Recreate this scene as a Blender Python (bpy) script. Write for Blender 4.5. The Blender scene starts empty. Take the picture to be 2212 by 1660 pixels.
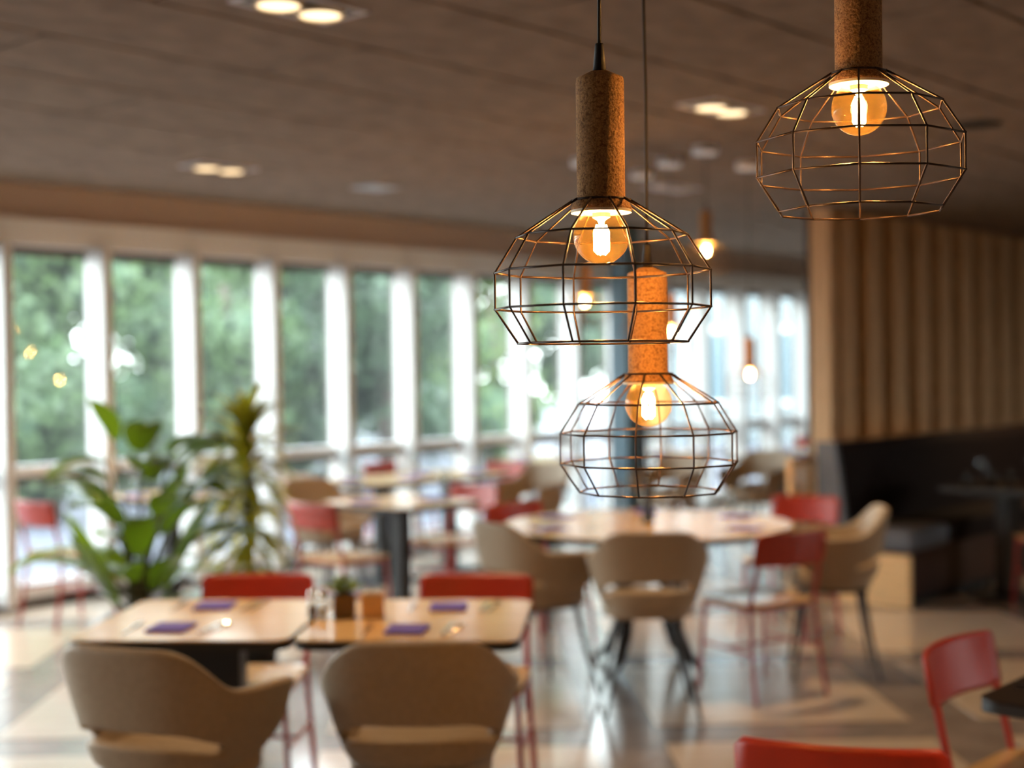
import bpy, bmesh, math, random
from mathutils import Vector, Matrix, noise

C = bpy.context.scene.collection
SC = bpy.context.scene
random.seed(7)
PI = math.pi

# ------------------------------------------------------------------ camera
F, H, PITCH, ROLL = 3072.0, 1.56, -0.0107, -0.0123
YAW, DIST = 0.7208, 8.7651
fwd = Vector((0, math.cos(PITCH), math.sin(PITCH)))
up0 = Vector((0, -math.sin(PITCH), math.cos(PITCH)))
rt0 = Vector((1, 0, 0))
rt = rt0 * math.cos(ROLL) + up0 * math.sin(ROLL)
upv = -rt0 * math.sin(ROLL) + up0 * math.cos(ROLL)
cam_d = bpy.data.cameras.new('camera')
cam = bpy.data.objects.new('camera', cam_d)
C.objects.link(cam)
m = Matrix((rt, upv, -fwd)).transposed().to_4x4()
m.translation = Vector((0, 0, H))
cam.matrix_world = m
cam_d.sensor_width = 36.0
cam_d.lens = 50.0
cam_d.clip_start = 0.05
cam_d.clip_end = 300
cam_d.dof.use_dof = True
cam_d.dof.focus_distance = 2.02
cam_d.dof.aperture_fstop = 2.25
SC.camera = cam

SC.view_settings.view_transform = 'Standard'
SC.view_settings.look = 'None'
SC.view_settings.gamma = 1.0
SC.view_settings.use_curve_mapping = False
SC.view_settings.exposure = 0.38

# ------------------------------------------------------------------ world: bright overcast sky
w = bpy.data.worlds.new('sky')
SC.world = w
w.use_nodes = True
nt = w.node_tree
bg = nt.nodes['Background']
tc = nt.nodes.new('ShaderNodeTexCoord')
sp = nt.nodes.new('ShaderNodeSeparateXYZ')
cr = nt.nodes.new('ShaderNodeValToRGB')
cr.color_ramp.elements[0].position = 0.0
cr.color_ramp.elements[0].color = (0.95, 0.98, 1.0, 1)
cr.color_ramp.elements[1].position = 0.9
cr.color_ramp.elements[1].color = (0.72, 0.84, 1.0, 1)
nt.links.new(tc.outputs['Generated'], sp.inputs[0])
nt.links.new(sp.outputs['Z'], cr.inputs[0])
nt.links.new(cr.outputs[0], bg.inputs['Color'])
bg.inputs['Strength'].default_value = 13.0
SC.cycles.max_bounces = 10
SC.cycles.diffuse_bounces = 5
SC.cycles.transparent_max_bounces = 24
SC.cycles.sample_clamp_indirect = 50.0

# ------------------------------------------------------------------ frames
# s runs along the window wall, t is the distance from that wall into the room
D = Vector((math.sin(YAW), math.cos(YAW), 0))
N = Vector((-math.cos(YAW), math.sin(YAW), 0))
WANG = math.atan2(D.y, D.x)


def st(s, t, z=0.0):
    v = N * (DIST - t) + D * s
    return Vector((v.x, v.y, z))


def to_st(P):
    return P[0] * D.x + P[1] * D.y, DIST - (P[0] * N.x + P[1] * N.y)


WM = Matrix.Rotation(WANG, 4, 'Z')
WM.translation = st(0, 0, 0)   # local x = s, local y = +N = -t


# ------------------------------------------------------------------ materials
def lin(c):
    return tuple(((v / 255.0) / 12.92 if v / 255.0 <= 0.04045 else ((v / 255.0 + 0.055) / 1.055) ** 2.4) for v in c)


def mat(name, col, rough=0.6, metal=0.0, var=0.0, scale=20.0, bump=0.0, spec=0.5, stretch=(1, 1, 1), col2=None, coat=0.0, detail=4.0, coord='Object', emit=None):
    mm = bpy.data.materials.new(name)
    mm.use_nodes = True
    n = mm.node_tree
    b = n.nodes['Principled BSDF']
    b.inputs['Base Color'].default_value = (*col, 1)
    b.inputs['Roughness'].default_value = rough
    b.inputs['Metallic'].default_value = metal
    b.inputs['Specular IOR Level'].default_value = spec
    b.inputs['Coat Weight'].default_value = coat
    b.inputs['Coat Roughness'].default_value = 0.12
    if emit:
        b.inputs['Emission Color'].default_value = (*emit[:3], 1)
        b.inputs['Emission Strength'].default_value = emit[3]
    if var > 0 or bump > 0:
        t = n.nodes.new('ShaderNodeTexCoord')
        mp = n.nodes.new('ShaderNodeMapping')
        mp.inputs['Scale'].default_value = stretch
        nz = n.nodes.new('ShaderNodeTexNoise')
        nz.inputs['Scale'].default_value = scale
        nz.inputs['Detail'].default_value = detail
        n.links.new(t.outputs[coord], mp.inputs[0])
        n.links.new(mp.outputs[0], nz.inputs['Vector'])
        if var > 0:
            r = n.nodes.new('ShaderNodeValToRGB')
            c1 = tuple(v * (1 - var) for v in col)
            c2 = col2 if col2 else tuple(min(1, v * (1 + var)) for v in col)
            r.color_ramp.elements[0].position = 0.35
            r.color_ramp.elements[0].color = (*c1, 1)
            r.color_ramp.elements[1].position = 0.65
            r.color_ramp.elements[1].color = (*c2, 1)
            n.links.new(nz.outputs[0], r.inputs[0])
            n.links.new(r.outputs[0], b.inputs['Base Color'])
        if bump > 0:
            bp = n.nodes.new('ShaderNodeBump')
            bp.inputs['Strength'].default_value = bump
            bp.inputs['Distance'].default_value = 0.01
            n.links.new(nz.outputs[0], bp.inputs['Height'])
            n.links.new(bp.outputs[0], b.inputs['Normal'])
    return mm


def emis(name, col, s):
    mm = bpy.data.materials.new(name)
    mm.use_nodes = True
    n = mm.node_tree
    n.nodes.remove(n.nodes['Principled BSDF'])
    e = n.nodes.new('ShaderNodeEmission')
    e.inputs[0].default_value = (*col, 1)
    e.inputs[1].default_value = s
    n.links.new(e.outputs[0], n.nodes['Material Output'].inputs[0])
    return mm


def glass(name, tint=(1, 1, 1), refl=0.08, transl=None, rough=0.02, fres=1.45):
    mm = bpy.data.materials.new(name)
    mm.use_nodes = True
    n = mm.node_tree
    n.nodes.remove(n.nodes['Principled BSDF'])
    out = n.nodes['Material Output']
    tr = n.nodes.new('ShaderNodeBsdfTransparent')
    tr.inputs[0].default_value = (*tint, 1)
    gl = n.nodes.new('ShaderNodeBsdfGlossy')
    gl.inputs['Roughness'].default_value = rough
    # Schlick reflectance, the same from both sides of the sheet
    lf = n.nodes.new('ShaderNodeLayerWeight')
    lf.inputs['Blend'].default_value = 0.5
    pwn = n.nodes.new('ShaderNodeMath')
    pwn.operation = 'POWER'
    pwn.inputs[1].default_value = 5.0
    n.links.new(lf.outputs['Facing'], pwn.inputs[0])
    lw = n.nodes.new('ShaderNodeMath')
    lw.operation = 'MULTIPLY_ADD'
    r0 = ((fres - 1) / (fres + 1)) ** 2
    lw.inputs[1].default_value = 1 - r0
    lw.inputs[2].default_value = r0
    n.links.new(pwn.outputs[0], lw.inputs[0])
    mx = n.nodes.new('ShaderNodeMixShader')
    n.links.new(lw.outputs[0], mx.inputs[0])
    n.links.new(tr.outputs[0], mx.inputs[1])
    n.links.new(gl.outputs[0], mx.inputs[2])
    last = mx
    if transl:
        tl = n.nodes.new('ShaderNodeBsdfTranslucent')
        tl.inputs[0].default_value = (*transl[:3], 1)
        m2 = n.nodes.new('ShaderNodeMixShader')
        m2.inputs[0].default_value = transl[3]
        n.links.new(mx.outputs[0], m2.inputs[1])
        n.links.new(tl.outputs[0], m2.inputs[2])
        last = m2
    n.links.new(last.outputs[0], out.inputs[0])
    return mm


def leafmat(name, col, tcol, tr=0.35, rough=0.45, var=0.35, scale=6.0):
    mm = bpy.data.materials.new(name)
    mm.use_nodes = True
    n = mm.node_tree
    b = n.nodes['Principled BSDF']
    b.inputs['Roughness'].default_value = rough
    t = n.nodes.new('ShaderNodeTexCoord')
    nz = n.nodes.new('ShaderNodeTexNoise')
    nz.inputs['Scale'].default_value = scale
    r = n.nodes.new('ShaderNodeValToRGB')
    r.color_ramp.elements[0].position = 0.35
    r.color_ramp.elements[0].color = (*[v * (1 - var) for v in col], 1)
    r.color_ramp.elements[1].position = 0.65
    r.color_ramp.elements[1].color = (*[min(1, v * (1 + var)) for v in col], 1)
    n.links.new(t.outputs['Object'], nz.inputs['Vector'])
    n.links.new(nz.outputs[0], r.inputs[0])
    n.links.new(r.outputs[0], b.inputs['Base Color'])
    tl = n.nodes.new('ShaderNodeBsdfTranslucent')
    tl.inputs[0].default_value = (*tcol, 1)
    mx = n.nodes.new('ShaderNodeMixShader')
    mx.inputs[0].default_value = tr
    n.links.new(b.outputs[0], mx.inputs[1])
    n.links.new(tl.outputs[0], mx.inputs[2])
    n.links.new(mx.outputs[0], n.nodes['Material Output'].inputs[0])
    return mm


M = {
    'ceiling': mat('wood_wool_ceiling', (0.215, 0.17, 0.138), 0.95, var=0.16, scale=5, bump=0.6, spec=0.1, stretch=(1, 1.6, 1), coord='Object', detail=12),
    'slab': mat('dark_ceiling_gap', (0.03, 0.022, 0.018), 0.95),
    'bulkhead': mat('brown_bulkhead_paint', (0.60, 0.46, 0.375), 0.85, spec=0.2),
    'white': mat('white_window_paint', (0.88, 0.87, 0.86), 0.45),
    'fin': mat('off_white_fin_paint', (0.60, 0.585, 0.56), 0.5),
    'darkframe': mat('dark_bronze_frame', (0.10, 0.085, 0.07), 0.5, metal=0.3),
    'floorband': mat('grey_brown_floor_band', (0.31, 0.25, 0.22), 0.22, coat=0.5, var=0.15, scale=6),
    'floortile': mat('light_oak_floor_tile', (0.66, 0.52, 0.40), 0.25, coat=0.5, var=0.07, scale=3, stretch=(1, 8, 1), bump=0.02),
    'wall': mat('dark_brown_wall', (0.13, 0.09, 0.065), 0.85),
    'slat': mat('oak_slat', (0.70, 0.42, 0.21), 0.6, var=0.12, scale=8, stretch=(6, 6, 0.6)),
    'slatback': mat('dark_oak_backing', (0.03, 0.016, 0.007), 0.8),
    'oaktop': mat('oak_laminate_top', (0.80, 0.49, 0.21), 0.22, var=0.10, scale=7, stretch=(0.6, 6, 1), spec=0.55, coat=0.25),
    'black': mat('black_edge', (0.015, 0.014, 0.014), 0.45),
    'blackmetal': mat('black_powder_metal', (0.022, 0.02, 0.02), 0.4, metal=0.3),
    'darktop': mat('black_table_top', (0.018, 0.013, 0.011), 0.2, spec=0.35),
    'taupe': mat('taupe_upholstery', (0.38, 0.28, 0.185), 0.55, var=0.06, scale=60, bump=0.05),
    'red': mat('red_lacquer', (0.42, 0.030, 0.012), 0.4, var=0.05, scale=10),
    'redmetal': mat('red_powder_metal', (0.42, 0.045, 0.035), 0.35),
    'seat': mat('oak_seat_ply', (0.70, 0.43, 0.19), 0.25, coat=0.8, var=0.12, scale=8, stretch=(1, 5, 1)),
    'napkin': mat('violet_paper_napkin', (0.13, 0.085, 0.42), 0.8, var=0.1, scale=30),
    'steel': mat('polished_steel', (0.75, 0.73, 0.70), 0.15, metal=1.0),
    'booth': mat('black_brown_booth', (0.012, 0.006, 0.005), 0.75, spec=0.2),
    'boothfront': mat('dark_mahogany_front', (0.05, 0.018, 0.011), 0.5),
    'greyhide': mat('slate_grey_leather', (0.10, 0.105, 0.125), 0.5, var=0.05, scale=50),
    'panelwood': mat('light_oak_panel', (0.85, 0.55, 0.26), 0.5, var=0.08, scale=6, stretch=(1, 1, 6)),
    'column': mat('blue_grey_column_paint', (0.12, 0.20, 0.26), 0.6),
    'cage': mat('copper_black_wire', (0.055, 0.032, 0.024), 0.42, metal=0.5),
    'cordm': mat('black_brown_cord', (0.02, 0.013, 0.01), 0.6),
    'canopy': mat('satin_white_metal', (0.80, 0.81, 0.87), 0.35),
    'collar': mat('cream_porcelain_disc', (0.85, 0.72, 0.50), 0.5),
    'fixgrey': mat('grey_fixture_frame', (0.62, 0.61, 0.68), 0.45),
    'fixdark': mat('black_fixture_well', (0.01, 0.01, 0.01), 0.6),
    'vent': mat('blue_grey_vent', (0.36, 0.40, 0.47), 0.5),
    'pot': mat('charcoal_planter', (0.035, 0.033, 0.032), 0.5),
    'soil': mat('potting_soil', (0.035, 0.022, 0.015), 0.95, var=0.4, scale=60, bump=0.5),
    'amberpot': mat('dark_amber_pot', (0.16, 0.075, 0.012), 0.3),
    'block': mat('kraft_sachet_box', (0.78, 0.45, 0.18), 0.6),
    'paper': mat('white_paper', (0.85, 0.85, 0.83), 0.6),
    'stem': mat('plant_stem', (0.10, 0.09, 0.03), 0.7),
    'bark': mat('tree_bark', (0.09, 0.065, 0.05), 0.9, var=0.3, scale=12, bump=0.4),
    'ground': mat('pale_paving', (0.085, 0.082, 0.10), 0.7, var=0.1, scale=2),
    'brickred': mat('red_brick_planter', (0.12, 0.045, 0.035), 0.85, var=0.2, scale=4),
    'gravel': mat('reddish_gravel', (0.22, 0.15, 0.13), 0.95, var=0.4, scale=30, bump=0.5),
    'grassm': mat('lawn', (0.12, 0.2, 0.06), 0.9, var=0.4, scale=12),
    'facade': mat('pale_facade', (0.16, 0.18, 0.185), 0.7),
    'facglass': mat('facade_window_glass', (0.10, 0.14, 0.16), 0.2),
    'leafA': leafmat('tree_leaf_mid_green', (0.078, 0.12, 0.055), (0.15, 0.23, 0.075), 0.4),
    'leafB': leafmat('tree_leaf_deep_green', (0.048, 0.08, 0.042), (0.08, 0.14, 0.06), 0.3),
    'leafC': leafmat('tree_leaf_yellow_green', (0.115, 0.17, 0.06), (0.20, 0.28, 0.08), 0.45),
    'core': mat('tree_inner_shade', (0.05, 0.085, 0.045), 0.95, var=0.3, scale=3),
    'bigleaf': leafmat('broad_plant_leaf', (0.05, 0.10, 0.012), (0.26, 0.38, 0.012), 0.38, rough=0.28),
    'strapleaf': leafmat('strap_plant_leaf', (0.14, 0.17, 0.02), (0.62, 0.52, 0.03), 0.4, rough=0.3),
    'succulent': leafmat('succulent_leaf', (0.20, 0.28, 0.02), (0.5, 0.6, 0.02), 0.25),
    'pane': glass('window_glass', (0.90, 0.94, 0.92), fres=1.35, transl=(1.0, 1.0, 1.0, 0.006)),
    'drink': glass('drinking_glass', (0.93, 0.95, 0.96), fres=1.6, rough=0.03),
    'bulb': glass('amber_bulb_glass', (1.0, 0.80, 0.50), fres=1.25, transl=(1.0, 0.52, 0.11, 0.0055)),
    'filament': emis('glowing_filament', (1.0, 0.66, 0.30), 320.0),
    'spot': emis('warm_downlight_lens', (1.0, 0.74, 0.44), 2.2),
    'pepper': mat('ground_pepper', (0.16, 0.07, 0.02), 0.8),
    'bottle': mat('dark_bottle', (0.02, 0.015, 0.012), 0.2),
}


def cork_material():
    mm = mat('cork', (0.42, 0.22, 0.09), 0.8, bump=0.35, scale=260, var=0.3)
    n = mm.node_tree
    b = n.nodes['Principled BSDF']
    t = n.nodes.new('ShaderNodeTexCoord')
    v = n.nodes.new('ShaderNodeTexVoronoi')
    v.inputs['Scale'].default_value = 700
    r = n.nodes.new('ShaderNodeValToRGB')
    r.color_ramp.elements[0].position = 0.0
    r.color_ramp.elements[0].color = (0.34, 0.145, 0.042, 1)
    r.color_ramp.elements[1].position = 1.0
    r.color_ramp.elements[1].color = (0.72, 0.38, 0.135, 1)
    nz = n.nodes.new('ShaderNodeTexNoise')
    nz.inputs['Scale'].default_value = 260
    nz.inputs['Detail'].default_value = 6
    r2 = n.nodes.new('ShaderNodeValToRGB')
    r2.color_ramp.elements[0].position = 0.36
    r2.color_ramp.elements[0].color = (0.5, 0.42, 0.36, 1)
    r2.color_ramp.elements[1].position = 0.50
    r2.color_ramp.elements[1].color = (1, 1, 1, 1)
    mx = n.nodes.new('ShaderNodeMix')
    mx.data_type = 'RGBA'
    mx.blend_type = 'MULTIPLY'
    mx.inputs[0].default_value = 1.0
    n.links.new(t.outputs['Object'], v.inputs['Vector'])
    n.links.new(t.outputs['Object'], nz.inputs['Vector'])
    n.links.new(v.outputs['Color'], r.inputs[0])
    n.links.new(nz.outputs[0], r2.inputs[0])
    n.links.new(r.outputs[0], mx.inputs[6])
    n.links.new(r2.outputs[0], mx.inputs[7])
    n.links.new(mx.outputs[2], b.inputs['Base Color'])
    return mm


M['cork'] = cork_material()


# ------------------------------------------------------------------ mesh helpers
def tag(o, label=None, cat=None, group=None, kind=None):
    if label:
        o['label'] = label
    if cat:
        o['category'] = cat
    if group:
        o['group'] = group
    if kind:
        o['kind'] = kind
    return o


def obj(name, bm, m, parent=None, smooth=False, mw=None):
    me = bpy.data.meshes.new(name)
    bm.normal_update()
    bm.to_mesh(me)
    bm.free()
    me.materials.append(M[m] if isinstance(m, str) else m)
    if smooth:
        for p in me.polygons:
            p.use_smooth = True
    o = bpy.data.objects.new(name, me)
    C.objects.link(o)
    if parent:
        o.parent = parent
    if mw is not None:
        o.matrix_local = mw
    return o


def thing(name, label, cat, loc=(0, 0, 0), rz=0.0, group=None, kind=None):
    o = bpy.data.objects.new(name, None)
    o.empty_display_size = 0.1
    C.objects.link(o)
    o.location = loc
    o.rotation_euler = (0, 0, rz)
    return tag(o, label, cat, group, kind)


def box(bm, lo, hi, bev=0.0):
    lo, hi = Vector(lo), Vector(hi)
    r = bmesh.ops.create_cube(bm, size=1.0)
    vs = r['verts']
    c, s = (lo + hi) / 2, hi - lo
    for v in vs:
        v.co = Vector((c.x + v.co.x * s.x, c.y + v.co.y * s.y, c.z + v.co.z * s.z))
    if bev > 0:
        es = {e for v in vs for e in v.link_edges}
        bmesh.ops.bevel(bm, geom=list(es), offset=bev, segments=2, affect='EDGES', profile=0.5)
    return bm


def B(lo, hi, bev=0.0):
    return box(bmesh.new(), lo, hi, bev)


def lathe(bm, prof, seg=24, c=(0, 0, 0)):
    """prof: list of (r, z)"""
    rings = []
    for r, z in prof:
        if r < 1e-6:
            rings.append([bm.verts.new((c[0], c[1], c[2] + z))])
        else:
            rings.append([bm.verts.new((c[0] + r * math.cos(2 * PI * k / seg), c[1] + r * math.sin(2 * PI * k / seg), c[2] + z)) for k in range(seg)])
    for a, b in zip(rings, rings[1:]):
        for k in range(seg):
            k2 = (k + 1) % seg
            if len(a) == 1 and len(b) == 1:
                continue
            if len(a) == 1:
                bm.faces.new((a[0], b[k2], b[k]))
            elif len(b) == 1:
                bm.faces.new((a[k], a[k2], b[0]))
            else:
                bm.faces.new((a[k], a[k2], b[k2], b[k]))
    return bm


def LT(prof, seg=24, c=(0, 0, 0)):
    bm = lathe(bmesh.new(), prof, seg, c)
    bmesh.ops.recalc_face_normals(bm, faces=bm.faces)
    return bm


def tube(bm, pts, r, seg=8, closed=False, caps=True):
    pts = [Vector(p) for p in pts]
    n = len(pts)
    rr = r if isinstance(r, (list, tuple)) else [r] * n
    rings = []
    prev = None
    for i, p in enumerate(pts):
        if closed:
            d = pts[(i + 1) % n] - pts[i - 1]
        else:
            d = pts[min(i + 1, n - 1)] - pts[max(i - 1, 0)]
        d.normalize()
        if prev is None:
            a = Vector((0, 0, 1)) if abs(d.z) < 0.9 else Vector((1, 0, 0))
        else:
            a = prev
        x = (a - d * a.dot(d)).normalized()
        y = d.cross(x)
        prev = x
        rings.append([bm.verts.new(p + (x * math.cos(2 * PI * k / seg) + y * math.sin(2 * PI * k / seg)) * rr[i]) for k in range(seg)])
    m_ = n if closed else n - 1
    for i in range(m_):
        a, b = rings[i], rings[(i + 1) % n]
        for k in range(seg):
            bm.faces.new((a[k], a[(k + 1) % seg], b[(k + 1) % seg], b[k]))
    if caps and not closed:
        bm.faces.new(list(reversed(rings[0])))
        bm.faces.new(rings[-1])
    return bm


def TB(pts, r, seg=8, closed=False):
    return tube(bmesh.new(), pts, r, seg, closed)


def rrect(w_, d_, r, n=6):
    out = []
    for cx, cy, a0 in ((w_ / 2 - r, d_ / 2 - r, 0), (-w_ / 2 + r, d_ / 2 - r, 90), (-w_ / 2 + r, -d_ / 2 + r, 180), (w_ / 2 - r, -d_ / 2 + r, 270)):
        for k in range(n + 1):
            a = math.radians(a0 + 90 * k / n)
            out.append((cx + r * math.cos(a), cy + r * math.sin(a)))
    return out


def prism(bm, pts, z0, z1):
    a = [bm.verts.new((x, y, z0)) for x, y in pts]
    b = [bm.verts.new((x, y, z1)) for x, y in pts]
    n = len(pts)
    bm.faces.new(list(reversed(a)))
    bm.faces.new(b)
    for k in range(n):
        bm.faces.new((a[k], a[(k + 1) % n], b[(k + 1) % n], b[k]))
    return bm


def PR(pts, z0, z1):
    return prism(bmesh.new(), pts, z0, z1)


def copy_tree(o, parent=None):
    c = o.copy()
    C.objects.link(c)
    if parent:
        c.parent = parent
    for ch in o.children:
        copy_tree(ch, c)
    return c


def spawn(proto, used, name_loc, rz, label, group=None):
    o = proto if not used else copy_tree(proto)
    o.location = name_loc
    o.rotation_euler = (0, 0, rz)
    o['label'] = label
    if group:
        o['group'] = group
    elif 'group' in o:
        del o['group']
    return o


def face(dx, dy):
    """rotation that turns local +Y to (dx, dy)"""
    return math.atan2(dy, dx) - PI / 2


# ------------------------------------------------------------------ room shell
def wall_box(name, s0, s1, t0, t1, z0, z1, m, kind='structure', parent=None, bev=0.0):
    bm = B((s0, -t1, z0), (s1, -t0, z1), bev)
    o = obj(name, bm, m, parent, mw=WM if parent is None else None)
    if kind and parent is None:
        o['kind'] = kind
    return o


S0, S1, T1 = -5.0, 18.0, 13.0
floor = wall_box('floor', S0, S1, 0.0, T1, -0.12, 0.0, 'floorband')
ceil = wall_box('ceiling', S0, S1, 0.0, T1, 2.87, 3.0, 'slab')
bm = bmesh.new()
for lo, hi in (((S0, -T1 - 0.15, 0), (S1, -T1, 0.9)), ((S0, -T1 - 0.15, 2.4), (S1, -T1, 3.0)), ((S0, -T1 - 0.15, 0.9), (10.0, -T1, 2.4)), ((12.0, -T1 - 0.15, 0.9), (S1, -T1, 2.4))):
    box(bm, lo, hi)
tag(obj('wall_back', bm, 'wall', mw=WM), kind='structure')
wall_box('wall_left', S0 - 0.15, S0, -0.1, T1, 0, 3.0, 'wall')
wall_box('wall_right', S1, S1 + 0.15, -0.1, T1, 0, 3.0, 'wall')
wall_box('wall_front', S0, S1, 0.0, 0.06, 2.60, 2.87, 'bulkhead')
wall_box('trim_1', S0, S1, -0.06, 0.12, 2.42, 2.60, 'white')
wall_box('baseboard_front', S0, S1, -0.06, 0.09, 0.0, 0.045, 'darkframe')

# ceiling panels: 0.69 wide rows, staggered 2 m lengths, each its own panel
pw = 0.69
pl = 2.0
row = 0
t = 4.61 - 7 * pw
pcache = {}


def panel(s0, s1, t0, t1):
    g = 0.009
    key = (round(s1 - s0, 3), round(t1 - t0, 3))
    if key not in pcache:
        w2, d2 = (s1 - s0) / 2 - g, (t1 - t0) / 2 - g
        bm = B((-w2, -d2, -0.025), (w2, d2, 0.03), 0.006)
        me = bpy.data.meshes.new('ceiling_panel')
        bm.to_mesh(me)
        bm.free()
        me.materials.append(M['ceiling'])
        pcache[key] = me
    o = bpy.data.objects.new('ceiling_panel', pcache[key])
    C.objects.link(o)
    o.parent = ceil
    o.location = ((s0 + s1) / 2, -(t0 + t1) / 2, 2.865)
    return o


k = 0
while t < T1 - 0.05:
    a, b_ = max(t, 0.0), min(t + pw, T1)
    if b_ - a > 0.05:
        off = 3.88 if k % 2 == 0 else 2.88
        s = off - pl * 4
        while s < S1:
            x0, x1 = max(s, S0), min(s + pl, S1)
            if x1 - x0 > 0.1:
                panel(x0, x1, a, b_)
            s += pl
    t += pw
    k += 1

# floor tiles laid square to the tables, between darker bands
FA = math.radians(2.0)
FM = Matrix.Rotation(FA, 4, 'Z')


def clip_poly(P, f):
    out = []
    for i in range(len(P)):
        a, b = P[i], P[(i + 1) % len(P)]
        fa, fb = f(a), f(b)
        if fa >= 0:
            out.append(a)
        if (fa >= 0) != (fb >= 0):
            q = fa / (fa - fb)
            out.append(a + (b - a) * q)
    return out


for ix in range(-6, 9):
    for iy in range(-1, 12):
        x0 = 0.82 + 1.42 * ix
        y0 = 6.14 + 1.50 * iy
        P = [Vector((x0, y0)), Vector((x0 + 1.12, y0)), Vector((x0 + 1.12, y0 + 1.20)), Vector((x0, y0 + 1.20))]
        P = [Vector((p.x * math.cos(FA) - p.y * math.sin(FA), p.x * math.sin(FA) + p.y * math.cos(FA))) for p in P]
        for f in (lambda p: to_st(p)[1] - 0.1, lambda p: T1 - 0.05 - to_st(p)[1], lambda p: to_st(p)[0] - S0 - 0.05, lambda p: S1 - 0.05 - to_st(p)[0]):
            if P:
                P = clip_poly(P, f)
        if len(P) >= 3:
            c = sum(P, Vector((0, 0))) / len(P)
            bm = PR([(p.x - c.x, p.y - c.y) for p in P], 0.0, 0.002)
            o = obj('floor_tile', bm, 'floortile')
            o.parent = floor
            o.matrix_parent_inverse = WM.inverted()
            o.location = (c.x, c.y, 0)

# windows: one object per bay with fin, frame bars, rail and panes
SP = 0.7411
SB = 5.5147


def make_window():
    # local x from 0 (fin of this bay) to SP, y = outwards (+N), z up
    w0 = obj('window', box(box(B((0.0, -0.02, 0.045), (0.05, 0.05, 2.42)), (0.05, -0.02, 2.36), (SP, 0.05, 2.42)), (0.05, -0.02, 0.045), (SP, 0.05, 0.16)), 'darkframe')
    w0['kind'] = 'structure'
    obj('fin', B((-0.038, -0.24, 0.045), (0.038, -0.021, 2.42), 0.006), 'fin', w0)
    obj('fin_groove', B((-0.012, -0.246, 0.045), (0.012, -0.2395, 2.42)), 'white', w0)
    obj('rail', B((0.0381, -0.075, 0.88), (SP - 0.0381, 0.0, 0.955), 0.006), 'white', w0)
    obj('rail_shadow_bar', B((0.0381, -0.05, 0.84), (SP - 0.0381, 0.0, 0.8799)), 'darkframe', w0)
    obj('sill', B((0.0381, -0.06, 0.06), (SP - 0.0381, -0.0201, 0.16), 0.004), 'white', w0)
    for z0, z1 in ((0.16, 0.84), (0.955, 2.36)):
        obj('pane', B((0.05, 0.010, z0), (SP, 0.016, z1)), 'pane', w0)
    return w0


win = make_window()
nwin = 0
for i in range(-14, 17):
    s = SB + SP * i
    if s + SP > S1 or s < S0:
        continue
    o = win if nwin == 0 else copy_tree(win)
    nwin += 1
    o.name = 'window_%d' % nwin
    o.matrix_world = WM @ Matrix.Translation((s, 0, 0))
    o.location = st(s, 0, 0)
    o.rotation_euler = (0, 0, WANG)

# added windows in the unseen back wall, put there to let in daylight
for q in range(2):
    bm = bmesh.new()
    for lo, hi in (((0, 0, 0.9), (0.04, 0.06, 2.4)), ((0.96, 0, 0.9), (1.0, 0.06, 2.4)), ((0.04, 0, 0.9), (0.96, 0.06, 0.94)), ((0.04, 0, 2.36), (0.96, 0.06, 2.4))):
        box(bm, lo, hi)
    nwin += 1
    fill_window = obj('window_%d' % nwin, bm, 'darkframe')
    fill_window['kind'] = 'structure'
    fill_window.location = st(10.0 + q, T1 + 0.1)
    fill_window.rotation_euler = (0, 0, WANG)
    obj('pane', B((0.04, 0.027, 0.94), (0.96, 0.033, 2.36)), 'pane', fill_window)
tag(obj('street_ground', B((-40, -60, -0.25), (60, -T1 - 0.16, -0.13)), 'ground', mw=WM), kind='structure')

# column and post
bm = B((-0.1, -0.1, 0), (0.1, 0.1, 2.84), 0.008)
o = obj('column', bm, 'column')
o.location = (1.03, 12.93, 0)
o.rotation_euler = (0, 0, WANG)
tag(o, 'blue-grey square column rising among the far tables', 'column', kind='structure')
o = obj('post', LT([(0, 0), (0.05, 0), (0.05, 0.01), (0.03, 0.02), (0.03, 1.75), (0, 1.75)], 14), 'blackmetal')
o.location = (1.16, 12.6, 0)
tag(o, 'slim black steel post in front of the blue-grey column', 'post')

# slatted partition at t = 2.9
SL = thing('slatted_partition', 'tall oak slatted partition wall behind the dark booth', 'partition', st(10.4, 2.9), WANG)
obj('backing', B((0, 0.0, 0), (7.0, 0.04, 2.838)), 'slatback', SL)
obj('end_post', B((0.0, -0.18, 0), (0.10, -0.0001, 2.838), 0.004), 'slat', SL)
sx = 0.20
edges = []
while sx < 6.8:
    edges.append(sx)
    sx += 0.47
bm = bmesh.new()
wsl = 0.27
nf = 5
for q in range(nf):
    x0 = wsl * q / nf
    box(bm, (x0 + 0.003, -0.17, 0), (x0 + wsl / nf - 0.003, -0.10, 2.838), 0.004)
box(bm, (0.001, -0.115, 0), (wsl - 0.001, -0.0001, 2.838))
sl0 = obj('slat', bm, 'slat', SL)
sl0.location = (edges[0], 0, 0)
for x in edges[1:]:
    c = sl0.copy()
    C.objects.link(c)
    c.location = (x, 0, 0)

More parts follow.
